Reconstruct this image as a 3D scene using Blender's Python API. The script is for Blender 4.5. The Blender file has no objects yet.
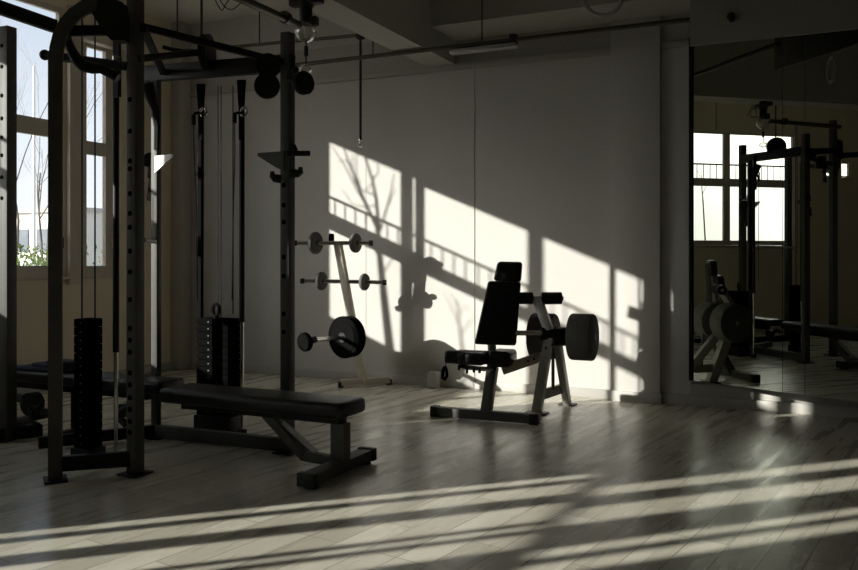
import bpy, bmesh, math, random
from mathutils import Vector, Matrix, Euler
random.seed(7)
SC = bpy.context.scene
COL = SC.collection
PI = math.pi
V = Vector

# ------------------------------------------------------------------ camera frame (world: X along the back wall, Y into the room, Z up)
YAW, FPX, CAMH, HORIZON = math.radians(25.1), 834.0, 1.35, 255.0
def ray(px):
    u = (px - 429) / FPX
    s, c = math.sin(YAW), math.cos(YAW)
    return (-s + u * c, c + u * s)
def at(px, py, d):                       # photo pixel at depth d -> point in the room
    r = ray(px)
    return V((r[0] * d, r[1] * d, CAMH - (py - HORIZON) / FPX * d))
def on_floor(px, py, z=0.0):
    return at(px, py, FPX * (CAMH - z) / (py - HORIZON))
def on_y(px, py, Y):
    return at(px, py, Y / ray(px)[1])
def on_x(px, py, X):
    return at(px, py, X / ray(px)[0])

# ------------------------------------------------------------------ materials
def mat(name, col, rough=.5, metal=0., spec=.5, var=0., vscale=8., bump=0., bscale=60., coat=0.):
    m = bpy.data.materials.new(name); m.use_nodes = True
    nt = m.node_tree; b = nt.nodes['Principled BSDF']
    b.inputs['Roughness'].default_value = rough
    b.inputs['Metallic'].default_value = metal
    b.inputs['Specular IOR Level'].default_value = spec
    b.inputs['Coat Weight'].default_value = coat
    tc = nt.nodes.new('ShaderNodeTexCoord')
    if var:
        n = nt.nodes.new('ShaderNodeTexNoise'); n.inputs['Scale'].default_value = vscale; n.inputs['Detail'].default_value = 5
        nt.links.new(tc.outputs['Object'], n.inputs['Vector'])
        r = nt.nodes.new('ShaderNodeMapRange')
        r.inputs['From Min'].default_value = .25; r.inputs['From Max'].default_value = .75
        r.inputs['To Min'].default_value = 1 - var; r.inputs['To Max'].default_value = 1 + var
        nt.links.new(n.outputs['Fac'], r.inputs['Value'])
        mx = nt.nodes.new('ShaderNodeVectorMath'); mx.operation = 'SCALE'
        mx.inputs[0].default_value = col
        nt.links.new(r.outputs['Result'], mx.inputs['Scale'])
        nt.links.new(mx.outputs['Vector'], b.inputs['Base Color'])
    else:
        b.inputs['Base Color'].default_value = (*col, 1)
    if bump:
        n2 = nt.nodes.new('ShaderNodeTexNoise'); n2.inputs['Scale'].default_value = bscale; n2.inputs['Detail'].default_value = 4
        nt.links.new(tc.outputs['Object'], n2.inputs['Vector'])
        bp = nt.nodes.new('ShaderNodeBump'); bp.inputs['Strength'].default_value = bump; bp.inputs['Distance'].default_value = .01
        nt.links.new(n2.outputs['Fac'], bp.inputs['Height'])
        nt.links.new(bp.outputs['Normal'], b.inputs['Normal'])
    return m

M = {}
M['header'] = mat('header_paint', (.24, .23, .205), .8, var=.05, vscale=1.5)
M['tan'] = mat('tan_wall_paint', (.74, .65, .51), .8, var=.05, vscale=1.2)
M['hole'] = mat('dark_hole', (.003, .003, .003), .9, spec=0.)
M['webbing'] = mat('black_webbing', (.008, .008, .008), .95, spec=.02)
M['wall'] = mat('wall_paint', (.52, .508, .48), .75, var=.04, vscale=1.2, bump=.06, bscale=40)
M['base'] = mat('baseboard_paint', (.44, .43, .40), .6, var=.04, vscale=3)
M['ceil'] = mat('ceiling_paint', (.74, .72, .67), .85, var=.05, vscale=1.)
M['beam'] = mat('beam_paint', (.40, .385, .35), .8, var=.05, vscale=1.5)
M['frame'] = mat('window_paint', (.58, .52, .44), .5, var=.05, vscale=6)
M['black'] = mat('black_steel', (.008, .008, .008), .5, spec=.3, var=.15, vscale=20)
M['grey'] = mat('charcoal_steel', (.075, .076, .071), .55, spec=.3, var=.12, vscale=14)
M['steel'] = mat('grey_steel', (.34, .335, .31), .42, metal=.25, var=.1, vscale=18)
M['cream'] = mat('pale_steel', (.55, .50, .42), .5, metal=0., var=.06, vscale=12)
M['chrome'] = mat('chrome', (.55, .54, .51), .2, metal=1.)
M['vinyl'] = mat('black_vinyl', (.009, .009, .010), .4, spec=.35, bump=.08, bscale=160)
M['rubber'] = mat('black_rubber', (.007, .007, .007), .95, spec=.0, var=.2, vscale=20, bump=.05, bscale=120)
M['plate'] = mat('grey_rubber_plate', (.12, .12, .113), .7, spec=.1, var=.15, vscale=14)
M['iron'] = mat('cast_iron', (.005, .005, .005), .95, spec=.0, var=.2, vscale=25)
M['cloth'] = mat('navy_cloth', (.022, .024, .05), .9, var=.25, vscale=30, bump=.3, bscale=90)
M['brass'] = mat('dull_conduit', (.06, .052, .034), .4, metal=.4, var=.1, vscale=10)
M['white'] = mat('pale_plastic', (.7, .69, .66), .4)
M['markw'] = mat('white_marking', (.12, .12, .115), .6)
M['stucco'] = mat('pale_facade', (.62, .6, .56), .9, var=.06, vscale=.6)
M['concrete'] = mat('concrete', (.4, .39, .37), .9, var=.1, vscale=1.)
M['darkglass'] = mat('dark_window', (.12, .14, .17), .1)
M['bark'] = mat('bark', (.10, .085, .07), .9, var=.2, vscale=9)
M['leaf'] = mat('leaf', (.10, .15, .03), .8, var=.4, vscale=2.)
M['ground'] = mat('paving', (.62, .60, .56), .9, var=.12, vscale=.7)
M['cable'] = mat('black_cable', (.01, .01, .01), .5)

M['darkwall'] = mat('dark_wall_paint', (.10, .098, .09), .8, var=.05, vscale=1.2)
def pane_mat():
    m = bpy.data.materials.new('window_glass'); m.use_nodes = True; nt = m.node_tree
    for n in list(nt.nodes): nt.nodes.remove(n)
    out = nt.nodes.new('ShaderNodeOutputMaterial')
    tr = nt.nodes.new('ShaderNodeBsdfTransparent'); tr.inputs['Color'].default_value = (.94, .95, .95, 1)
    gl = nt.nodes.new('ShaderNodeBsdfGlossy'); gl.inputs['Roughness'].default_value = .02
    mx = nt.nodes.new('ShaderNodeMixShader')
    mx.inputs[0].default_value = .04; nt.links.new(tr.outputs[0], mx.inputs[1]); nt.links.new(gl.outputs[0], mx.inputs[2])
    nt.links.new(mx.outputs[0], out.inputs[0])
    return m
M['pane'] = pane_mat()
def bulb_glass():
    m = bpy.data.materials.new('globe_glass'); m.use_nodes = True; nt = m.node_tree
    for n in list(nt.nodes): nt.nodes.remove(n)
    out = nt.nodes.new('ShaderNodeOutputMaterial')
    tr = nt.nodes.new('ShaderNodeBsdfTransparent'); tr.inputs['Color'].default_value = (.9, .9, .86, 1)
    gl = nt.nodes.new('ShaderNodeBsdfGlossy'); gl.inputs['Roughness'].default_value = .06
    lw = nt.nodes.new('ShaderNodeLayerWeight'); lw.inputs['Blend'].default_value = .5
    mx = nt.nodes.new('ShaderNodeMixShader')
    nt.links.new(lw.outputs['Facing'], mx.inputs[0]); nt.links.new(tr.outputs[0], mx.inputs[1]); nt.links.new(gl.outputs[0], mx.inputs[2])
    nt.links.new(mx.outputs[0], out.inputs[0])
    return m
M['globe'] = bulb_glass()
def mirror_mat():
    m = bpy.data.materials.new('mirror_silver'); m.use_nodes = True; nt = m.node_tree
    for n in list(nt.nodes): nt.nodes.remove(n)
    out = nt.nodes.new('ShaderNodeOutputMaterial'); g = nt.nodes.new('ShaderNodeBsdfGlossy')
    g.inputs['Color'].default_value = (.40, .42, .365, 1); g.inputs['Roughness'].default_value = .004
    nt.links.new(g.outputs[0], out.inputs[0]); return m
M['mirror'] = mirror_mat()
def floor_mat():
    m = bpy.data.materials.new('oak_planks'); m.use_nodes = True; nt = m.node_tree; b = nt.nodes['Principled BSDF']
    L = nt.links.new
    tc = nt.nodes.new('ShaderNodeTexCoord'); mp = nt.nodes.new('ShaderNodeMapping')
    mp.inputs['Rotation'].default_value = (0, 0, math.radians(90 + 9))
    L(tc.outputs['Object'], mp.inputs['Vector'])
    br = nt.nodes.new('ShaderNodeTexBrick')
    br.inputs['Color1'].default_value = (.45, .425, .35, 1); br.inputs['Color2'].default_value = (.63, .605, .51, 1)
    br.inputs['Mortar'].default_value = (.26, .24, .20, 1)
    br.inputs['Scale'].default_value = 1.; br.inputs['Mortar Size'].default_value = .003; br.inputs['Bias'].default_value = 0.
    br.inputs['Brick Width'].default_value = 1.0; br.inputs['Row Height'].default_value = .17
    br.offset = .37; br.offset_frequency = 3
    L(mp.outputs[0], br.inputs['Vector'])
    mp2 = nt.nodes.new('ShaderNodeMapping'); mp2.inputs['Scale'].default_value = (1.0, 7, 1)
    L(mp.outputs[0], mp2.inputs['Vector'])
    n = nt.nodes.new('ShaderNodeTexNoise'); n.inputs['Scale'].default_value = 1.5; n.inputs['Detail'].default_value = 6
    L(mp2.outputs[0], n.inputs['Vector'])
    r = nt.nodes.new('ShaderNodeMapRange'); r.inputs['From Min'].default_value = .3; r.inputs['From Max'].default_value = .7
    r.inputs['To Min'].default_value = .9; r.inputs['To Max'].default_value = 1.08
    L(n.outputs['Fac'], r.inputs['Value'])
    sc = nt.nodes.new('ShaderNodeVectorMath'); sc.operation = 'SCALE'
    L(br.outputs['Color'], sc.inputs[0]); L(r.outputs['Result'], sc.inputs['Scale'])
    L(sc.outputs['Vector'], b.inputs['Base Color'])
    r2 = nt.nodes.new('ShaderNodeMapRange'); r2.inputs['From Min'].default_value = .3; r2.inputs['From Max'].default_value = .7
    r2.inputs['To Min'].default_value = .22; r2.inputs['To Max'].default_value = .36
    L(n.outputs['Fac'], r2.inputs['Value']); L(r2.outputs['Result'], b.inputs['Roughness'])
    b.inputs['Specular IOR Level'].default_value = .5
    bp = nt.nodes.new('ShaderNodeBump'); bp.inputs['Strength'].default_value = .05; bp.inputs['Distance'].default_value = .004
    L(n.outputs['Fac'], bp.inputs['Height']); L(bp.outputs['Normal'], b.inputs['Normal'])
    return m
M['floor'] = floor_mat()

# ------------------------------------------------------------------ mesh collector
class MB:
    def __init__(s): s.bm = bmesh.new()
    def _bev(s, vs, r, seg):
        es = list({e for v in vs for e in v.link_edges})
        bmesh.ops.bevel(s.bm, geom=es, offset=r, segments=seg, affect='EDGES', profile=.5)
    def box(s, x0, x1, y0, y1, z0, z1, bev=0., seg=2):
        return s.obox(V(((x0 + x1) / 2, (y0 + y1) / 2, (z0 + z1) / 2)), (abs(x1 - x0), abs(y1 - y0), abs(z1 - z0)), None, bev, seg)
    def obox(s, c, size, rot=None, bev=0., seg=2):
        m = Matrix.Translation(c) @ ((rot.to_4x4() if rot else Matrix.Identity(4))) @ Matrix.Diagonal((*size, 1))
        r = bmesh.ops.create_cube(s.bm, size=1, matrix=m)
        if bev: s._bev(r['verts'], bev, seg)
        return s
    def bar(s, p0, p1, w, h, up=(0, 0, 1), bev=0.):      # rectangular tube from p0 to p1; w across, h along "up"
        p0, p1 = V(p0), V(p1); d = p1 - p0; z = d.normalized()
        u = V(up); 
        if abs(z.dot(u)) > .98: u = V((0, 1, 0))
        x = u.cross(z).normalized(); y = z.cross(x)
        rot = Matrix((x, y, z)).transposed()
        return s.obox((p0 + p1) / 2, (w, h, d.length), rot, bev)
    def cyl(s, p0, p1, r0, r1=None, n=20, bev=0.):
        p0, p1 = V(p0), V(p1); d = p1 - p0
        q = V((0, 0, 1)).rotation_difference(d.normalized()).to_matrix().to_4x4()
        r = bmesh.ops.create_cone(s.bm, cap_ends=True, segments=n, radius1=r0, radius2=r0 if r1 is None else r1, depth=d.length,
                                  matrix=Matrix.Translation((p0 + p1) / 2) @ q)
        if bev:
            caps = [f for f in {f for v in r['verts'] for f in v.link_faces} if len(f.verts) > 4]
            es = list({e for f in caps for e in f.edges})
            bmesh.ops.bevel(s.bm, geom=es, offset=bev, segments=3, affect='EDGES', profile=.5)
        return s
    def ball(s, c, r, sc=(1, 1, 1), n=20):
        bmesh.ops.create_uvsphere(s.bm, u_segments=n, v_segments=n // 2 + 2, radius=r, matrix=Matrix.Translation(c) @ Matrix.Diagonal((*sc, 1)))
        return s
    def tube(s, pts, r, n=8, closed=False):
        pts = [V(p) for p in pts]; k = len(pts); rs = r if isinstance(r, (list, tuple)) else [r] * k
        rings = []; prev = None
        for i, p in enumerate(pts):
            if closed: t = (pts[(i + 1) % k] - pts[i - 1]).normalized()
            else: t = (pts[min(i + 1, k - 1)] - pts[max(i - 1, 0)]).normalized()
            if prev is None:
                u = V((0, 0, 1)) if abs(t.z) < .9 else V((1, 0, 0))
                a = u.cross(t).normalized()
            else:
                a = (prev - t * prev.dot(t)).normalized()
            prev = a; b = t.cross(a)
            rings.append([s.bm.verts.new(p + (a * math.cos(2 * PI * j / n) + b * math.sin(2 * PI * j / n)) * rs[i]) for j in range(n)])
        m = k if closed else k - 1
        for i in range(m):
            A, B = rings[i], rings[(i + 1) % k]
            for j in range(n): s.bm.faces.new((A[j], A[(j + 1) % n], B[(j + 1) % n], B[j]))
        if not closed:
            s.bm.faces.new(rings[0][::-1]); s.bm.faces.new(rings[-1])
        return s
    def prism(s, pts, off):                              # extrude a planar polygon by the vector off
        off = V(off)
        a = [s.bm.verts.new(V(p)) for p in pts]; b = [s.bm.verts.new(V(p) + off) for p in pts]; n = len(pts)
        s.bm.faces.new(a[::-1]); s.bm.faces.new(b)
        for i in range(n): s.bm.faces.new((a[i], a[(i + 1) % n], b[(i + 1) % n], b[i]))
        return s
    def lathe(s, c, axis, prof, n=32):                   # prof: (radius, distance along the axis)
        ax = V(axis).normalized(); q = V((0, 0, 1)).rotation_difference(ax).to_matrix()
        rings = []
        for r, h in prof:
            rings.append([s.bm.verts.new(V(c) + q @ V((r * math.cos(2 * PI * j / n), r * math.sin(2 * PI * j / n), h))) for j in range(n)])
        for A, B in zip(rings, rings[1:]):
            for j in range(n): s.bm.faces.new((A[j], A[(j + 1) % n], B[(j + 1) % n], B[j]))
        s.bm.faces.new(rings[0][::-1]); s.bm.faces.new(rings[-1])
        return s
    def build(s, name, m, parent=None, loc=None, label=None, smooth=True, kind=None):
        bm = s.bm
        bmesh.ops.recalc_face_normals(bm, faces=bm.faces[:])
        org = V((0, 0, 0))
        if parent is not None:
            p = parent
            while p is not None: org = org + p.location; p = p.parent
        elif loc is not None: org = V(loc)
        bmesh.ops.translate(bm, verts=bm.verts[:], vec=-org)
        me = bpy.data.meshes.new(name); bm.to_mesh(me); bm.free()
        me.materials.append(M[m] if isinstance(m, str) else m)
        if smooth:
            me.polygons.foreach_set('use_smooth', [True] * len(me.polygons))
            me.set_sharp_from_angle(angle=math.radians(32))
        o = bpy.data.objects.new(name, me); COL.objects.link(o)
        if parent is not None: o.parent = parent
        elif loc is not None: o.location = loc
        if label: o['label'] = label
        if kind: o['kind'] = kind
        return o

def thing(name, label, cat, loc, group=None):
    o = bpy.data.objects.new(name, None); COL.objects.link(o); o.location = V(loc); o.empty_display_size = .1
    o['label'] = label; o['category'] = cat
    if group: o['group'] = group
    return o
def tag(o, label, cat, group=None):
    o['label'] = label; o['category'] = cat
    if group: o['group'] = group
    return o
def struct(name, mb, m):
    o = mb.build(name, m); o['kind'] = 'structure'; return o
def copy_tree(o, parent=None):
    c = o.copy(); COL.objects.link(c); c.parent = parent
    for ch in list(o.children): copy_tree(ch, c)
    return c

# ================================================================== SETTING
XL, YB, ZC = -6.95, 7.8, 4.1
XR, YR = 4.6, -5.0
struct('floor', MB().box(XL - .3, XR + .3, YR - .3, YB + 1.6, -.12, 0), 'floor')
struct('ceiling', MB().box(XL - .3, XR + .3, YR - .3, YB + 1.6, ZC, ZC + .15), 'ceil')
# back wall: slabs with shallow joints; opening for the mirror alcove
OX0, OX1, OZ0, OZ1 = -1.06, .62, .19, 3.2
w = MB()
w.box(XL - .3, -4.40, YB, YB + .3, 0, ZC)
w.box(-4.40, -3.15, YB + .003, YB + .3, 0, ZC)
w.box(-3.15, -1.74, YB + .010, YB + .3, 0, ZC)
w.box(-1.76, OX0, YB, YB + .9, 0, ZC)
w.box(OX0, XR + .3, YB, YB + .9, 0, ZC)
struct('wall_back', w, 'wall')
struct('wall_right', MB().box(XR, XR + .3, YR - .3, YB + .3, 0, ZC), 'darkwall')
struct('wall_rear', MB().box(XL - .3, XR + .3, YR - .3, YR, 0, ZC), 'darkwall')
# pillar, fascia, beams, cornice
struct('trim_1', MB().box(-1.76, -1.31, YB - .07, YB + .05, 0, ZC, .006), 'wall')
struct('trim_2', MB().box(-6.95, XR, YB - .035, YB + .05, 3.23, 3.29, .004).box(-6.95, XR, YB - .02, YB + .05, 3.29, 3.62), 'beam')
struct('trim_3', MB().box(-3.35, XR, 7.18, YB + .05, 3.52, ZC), 'beam')          # beam along the back wall
pA, pB = on_y(425, 60, 7.7), on_y(453, 60, 7.7)
struct('trim_4', MB().box(pA.x, pB.x, -2, YB, 3.28, ZC), 'beam')                  # beam running into the room
struct('trim_5', MB().box(.6, .95, YR, 7.2, 3.5, ZC), 'beam')
struct('trim_6', MB().box(XL - .02, XL + .17, YB - .16, YB, 0, ZC, .01), 'wall')  # boxed corner pier
# baseboards
b = MB()
for x0, x1, y in ((XL + .17, -4.40, YB), (-4.40, -3.15, YB + .003), (-3.15, -1.76, YB + .010)):
    b.box(x0, x1, y - .02, y + .01, 0, .085, .004)
b.box(-1.78, -1.295, YB - .09, YB - .05, 0, .095, .004)
b.box(-1.30, OX1 + 2, YB - .05, YB + .01, 0, .09, .004).box(-1.30 + .25, OX1 + 2, YB - .025, YB + .01, .09, OZ0 + .005, .004)
struct('baseboard_back', b, 'base')
struct('baseboard_left', MB().box(XL, XL + .02, YR, YB - .16, 0, .09, .004), 'base')

# ---- left wall with its windows.  Windows: (y0, y1, z0, z1)
TH = .05
WINS = [
    ('far',  6.33, 6.76, 1.14, 3.62),
    ('near', 4.60, 6.10, 1.14, 3.86),
    ('mid',  1.98, 4.58, 1.52, 3.46),
    ('clere', .80, 1.33, 2.74, 3.02),
    ('front', -2.72, -.56, 1.14, 3.70),
]
w = MB(); T = .07
ys = [YR - .3] + sorted({v for q in WINS for v in q[1:3]}) + [YB + .3]
for a, c in zip(ys, ys[1:]):
    q = [k for k in WINS if k[1] <= a + 1e-6 and c <= k[2] + 1e-6]
    if q:
        w.box(XL - T, XL, a, c, 0, q[0][3]); w.box(XL - T, XL, a, c, q[0][4], ZC)
    else:
        w.box(XL - T, XL, a, c, 0, ZC)
struct('wall_left', w, 'tan')
def window(n, y0, y1, z0, z1, mull, rails, upper=None, label=None):
    """mull: solid intervals (y) of the frame; rails: solid intervals (z); upper: mullions above the transom if they differ"""
    root = bpy.data.objects.new('window_%d' % n, None); COL.objects.link(root); root.location = (XL, (y0 + y1) / 2, z0); root['kind'] = 'structure'
    f = MB(); X0, X1 = XL - T + .005, XL - T + .005 + TH
    zt = None
    for a, c in rails:
        f.box(X0 + .003, X1 - .003, y0 + .002, y1 - .002, a, c)
        if a > z0 + .3 and c < z1 - .3: zt = (a + c) / 2
    for a, c in mull: f.box(X0, X1, a, c, z0, zt if (upper is not None and zt) else z1)
    if upper is not None:
        for a, c in upper: f.box(X0, X1, a, c, zt, z1)
    f.build('window_frame', 'frame', root)
    MB().box(X0 + .022, X0 + .028, y0 + .005, y1 - .005, z0 + .005, z1 - .005).build('pane', 'pane', root)
    MB().box(XL - .03, XL + .05, y0 - .04, y1 + .04, z0 - .035, z0 - .002, .006).build('window_sill', 'frame', root)
    h = MB().box(XL - .02, XL + .012, y1 - .035, y1 - .015, 1.50, 1.53).cyl((XL + .012, y1 - .025, 1.515), (XL + .012, y1 - .025, 1.42), .008, n=8)
    if z0 < 1.4 and n < 3: h.build('window_handle', 'white' if n == 1 else 'black', root)
    return root
window(1, 6.33, 6.76, 1.14, 3.62, [(6.33, 6.40), (6.66, 6.76)], [(1.14, 1.235), (2.41, 2.55), (3.54, 3.62)])
window(2, 4.60, 6.10, 1.14, 3.86, [(4.675, 4.775), (6.05, 6.10)], [(1.14, 1.245), (2.53, 2.66), (2.66, 2.70), (3.80, 3.86)])
window(3, 1.98, 4.58, 1.52, 3.46, [(1.98, 2.01), (3.27, 3.39), (4.54, 4.58)], [(1.52, 1.60), (2.53, 2.66), (3.43, 3.46)])
window(4, .80, 1.33, 2.74, 3.02, [(.80, .83), (.98, 1.10), (1.31, 1.33)], [(2.74, 2.77), (2.99, 3.02)])
window(5, -2.72, -.56, 1.14, 3.70,
       [(-2.72, -2.11), (-1.84, -1.80), (-1.69, -1.66), (-1.28, -1.12), (-.825, -.76), (-.60, -.56)], [(1.14, 1.245), (2.40, 2.43), (3.64, 3.70)],
       upper=[(-2.72, -2.57), (-2.37, -2.31), (-2.15, -1.80), (-1.45, -1.25), (-1.0, -.56)])
# blind box above the far window, curtain-like reveal strips
struct('trim_7', MB().bar((XL + .07, 6.12, 3.63), (XL + .07, 6.92, 3.63), .13, .13, bev=.02), 'frame')
struct('trim_8', MB().box(XL, XL + .05, 6.13, 6.29, 1.05, 3.9, .006), 'frame')

# ---- mirror: angled glass run standing off the wall, then a flat panel, below a boxed header
ang = math.radians(25); OX0 = -1.05; MZ0, MZ1 = .225, 3.3
m0 = V((OX0, YB - .02, 0)); mdir = V((math.cos(ang), -math.sin(ang), 0)); mn = V((math.sin(ang), math.cos(ang), 0))
mir = thing('wall_mirror', 'tall wall mirror of glass panels right of the pillar, reflecting the gym', 'mirror', (m0.x, m0.y, MZ0))
def along(px):                                                # distance along the angled run where the pixel column meets it
    r = ray(px); n2 = V((mn.x, mn.y)); t = (V((m0.x, m0.y)).dot(n2)) / (r[0] * n2.x + r[1] * n2.y)
    return (V((r[0] * t, r[1] * t, 0)) - m0).length
j1, j2 = along(782.5), along(805)
mk = m0 + mdir * j2
def upright_panel(p0, p1, n, off, t, name, m):
    m_ = MB(); m_.prism([V((p.x, p.y, z)) + n * off for p, z in ((p0, MZ0), (p1, MZ0), (p1, MZ1), (p0, MZ1))], n * t)
    return m_.build(name, m, mir, smooth=False)
jend = 1.66 / math.cos(ang)
for a_, b_ in ((.014, j1 - .002), (j1 + .002, j2 - .002), (j2 + .002, jend)):
    upright_panel(m0 + mdir * a_, m0 + mdir * b_, mn, 0, .010, 'mirror_panel', 'mirror')
upright_panel(m0 + mdir * .012, m0 + mdir * jend, mn, .0105, .008, 'backing_board', 'black')
mk = m0 + mdir * jend
MB().box(mk.x - .006, mk.x + .02, mk.y - .01, mk.y + .03, 0, MZ1).build('end_post', 'black', mir)
MB().box(OX0 - .012, OX0 + .012, YB - .045, YB, MZ0, MZ1).build('frame_strip', 'black', mir, label='thin black edge strip')
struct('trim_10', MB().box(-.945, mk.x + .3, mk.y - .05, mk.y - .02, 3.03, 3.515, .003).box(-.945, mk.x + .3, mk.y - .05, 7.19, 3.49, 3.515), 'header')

# ================================================================== EQUIPMENT
# ---------------- cable station
cs = thing('cable_station', 'tall black cable rack with drilled uprights, pulleys and weight stacks at left', 'gym rack', (-4.0, 4.4, 0))
R35 = Matrix.Rotation(math.radians(-38), 3, 'Z')
P1, P2, P3, P4 = V((-4.14, 3.57, 0)), V((-3.812, 3.88, 0)), V((-3.285, 4.74, 0)), V((-4.43, 4.715, 0))
def upright(p, wx, wy, z1, holes, rot=None, m='grey', face=None):
    b = MB().obox(V((p.x, p.y, (z1 + .006) / 2)), (wx, wy, z1 - .006), rot, .006)
    o = b.build('upright', m, cs)
    b = MB().obox(V((p.x, p.y, .008)), (wx + .08, wy + .08, .012), rot, .003)
    b.build('foot_plate', 'black', o)
    for z in holes:
        MB().cyl((p.x - .006, p.y - wy / 2 - .0015, z), (p.x - .006, p.y - wy / 2 + .004, z), .017, n=14).build('hole', 'hole', o)
    return o
def zpx(py, d): return CAMH - (py - HORIZON) / FPX * d
# bent front upright
d1 = 4.96
arc = [(56, 61, 4.96), (57, 48, 4.96), (60, 36, 4.96), (66, 24, 4.97), (74, 15, 4.98), (84, 8, 5.0), (95, 4, 5.03), (108, 2, 5.06)]
pts = [V((P1.x, P1.y, .01)), V((P1.x, P1.y, 1.2)), V((P1.x, P1.y, 2.3))] + [at(*q) for q in arc]
pts[3] = V((P1.x, P1.y, pts[3].z))
o = MB().tube(pts, .054, n=4).build('upright', 'grey', cs)
MB().obox(V((P1.x, P1.y, .008)), (.17, .13, .012), R35, .003).build('foot_plate', 'black', o)
upright(P2, .076, .078, 3.15, [zpx(y, 5.05) for y in (98, 130, 160, 168, 193, 213, 227, 251, 272, 300, 329, 341, 353, 374, 386, 399, 411, 423, 434)])
upright(P3, .074, .074, zpx(33, 5.69), [zpx(y, 5.65) for y in (185, 205, 222, 257, 276, 314, 332)])
upright(P4, .058, .05, 2.70, [])
# gussets of the rear left upright
g = MB(); g.tube([at(147, 83, 6.04), at(151, 98, 6.07), at(155.5, 110, 6.11), at(157.5, 128, 6.12), at(157, 150, 6.12)], [.05, .04, .03, .026, .024], n=8)
g.build('gusset', 'black', cs)
# beams
def beam(p0, p1, w, h, name='top_beam', m='black', bev=.005): return MB().bar(p0, p1, w, h, bev=bev).build(name, m, cs)
beam((-4.60, 4.715, 2.695), (-3.24, 4.74, 2.655), .06, .115)
beam((P2.x, P2.y, 2.765), (P3.x - .02, P3.y - .02, 2.66), .042, .042)
beam((P1.x + .03, P1.y + .02, 2.69), (P2.x, P2.y, 2.735), .045, .06)
beam(at(143, 28, 5.1), at(163, 72, 6.08), .04, .05, 'diagonal_brace')
beam(at(136, 59, 5.1), at(204, 52, 5.95), .035, .045, 'cross_bar')
MB().tube([at(163, 47, 5.7), at(172, 49.5, 5.7), at(183, 51, 5.7), at(203, 51, 5.9)], .014).build('cross_bar', 'black', cs)
# pull-up grip bars
MB().cyl(at(45, 55, 5.3), at(128, 66.5, 5.12), .028).ball(at(45, 55, 5.3), .034).build('pull_up_bar', 'black', cs)
MB().tube([at(66, 33, 5.0), at(68, 42, 5.05), at(72, 51, 5.08), at(77, 60, 5.1), at(84, 66.5, 5.1), at(93, 69, 5.1), at(101, 69, 5.1), at(109, 73, 5.1), at(118, 78, 5.1)],
          [.026, .027, .03, .036, .036, .03, .028, .028, .028], n=12).build('curved_grip_bar', 'black', cs)
# long beam reaching towards the camera side
MB().bar(at(-60, -13, 4.45), at(55, 26.5, 5.02), .05, .075, bev=.005).build('top_beam', 'black', cs)
# pulley block at the top of the front corner and strap
pb = MB(); q = [(86, 4), (96, 20), (104, 33), (111, 40), (124, 40), (125, 18), (122, 2), (108, -4)]
fwd = V((-math.sin(YAW), math.cos(YAW), 0))
pb.prism([at(x, y, 5.0) for x, y in q], fwd * .09)
pb.build('pulley_block', 'black', cs)
st = MB().bar(at(117, 38, 5.2), at(117, 62, 5.2), .05, .02).bar(at(117, 62, 5.2), at(117, 97, 5.2), .042, .03)
s_ = st.build('strap', 'black', cs)
MB().cyl(at(117, 56.5, 5.2), at(117, 66, 5.2), .029).build('buckle', 'chrome', s_, label='bright metal buckle')
MB().box(P1.x + .05, P2.x - .02, 3.66, 3.74, .05, .13).build('base_rail', 'black', cs) if False else None
beam((P1.x, P1.y, .10), (P2.x, P2.y, .10), .05, .09, 'base_rail')
beam((P4.x, P4.y, .055), (P3.x, P3.y, .055), .06, .09, 'base_rail', 'grey')
beam((P4.x, P4.y, .06), (-4.86, 4.05, .06), .05, .08, 'base_rail')
# rubber sleeves + chrome guide rods
for px, base, ztop, zs in ((116, on_floor(116, 461), 2.72, zpx(352, 5.47)), (242, on_floor(242, 436), 2.60, zpx(322, 6.22))):
    r_ = MB().cyl((base.x, base.y, .01), (base.x, base.y, ztop), .014, n=14).build('guide_rod', 'chrome', cs)
    MB().cyl((base.x, base.y, zs), (base.x, base.y, ztop - .1), .021, n=14).build('rod_sleeve', 'black', r_, label='black sleeve over the upper rod')
    MB().cyl((base.x, base.y, .005), (base.x, base.y, .05), .036, n=16).build('rod_socket', 'black', r_)
# weight stacks
def stack(cx, cy, wx, wy, z0, z1, n, marks_x):
    root = MB().box(cx - wx / 2 - .02, cx + wx / 2 + .02, cy - wy / 2 - .01, cy + wy / 2 + .01, .006, z0 - .003, .005).build('weight_stack_base', 'black', cs)
    h = (z1 - z0) / n
    for i in range(n):
        z = z0 + i * h
        MB().box(cx - wx / 2, cx + wx / 2, cy - wy / 2, cy + wy / 2, z, z + h - .003, .004).build('weight_plate', 'iron', root)
        z += h / 2
        MB().box(cx + marks_x - .006, cx + marks_x + .006, cy - wy / 2 - .0015, cy - wy / 2 + .003, z - .005, z + .003).build('weight_marking', 'markw', root)
    return root
k1 = V((-4.36, 4.02, 0))
s1 = stack(k1.x, k1.y, .125, .125, .09, zpx(318, 5.49), 15, .0)
k2 = V((-4.17, 5.10, 0))
s2 = stack(k2.x, k2.y, .30, .15, .13, zpx(318, 6.36), 14, -.035)
for px in (82, 95):
    p = at(px, 300, 5.49)
    MB().cyl((p.x, p.y, zpx(318, 5.49) - .1), (p.x, p.y, 3.2), .0055, n=8).build('cable', 'cable', cs)
# ring eye on the second stack
e = at(216, 310, 6.36); ring = [V((e.x + .03 * math.cos(t), e.y, e.z + .045 * math.sin(t))) for t in [2 * PI * i / 20 for i in range(20)]]
MB().tube(ring, .014, n=8, closed=True).cyl((e.x, e.y, zpx(318, 6.36) - .01), (e.x, e.y, e.z - .04), .022, n=12).build('ring_eye', 'webbing', cs)
for px, w_ in ((218, .004), (221, .004), (233, .005)):
    p = at(px, 300, 6.36)
    MB().cyl((p.x, p.y, zpx(318, 6.36) if px != 233 else .9), (p.x, p.y, 2.64), w_, n=6).build('cable', 'cable', cs)
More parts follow.
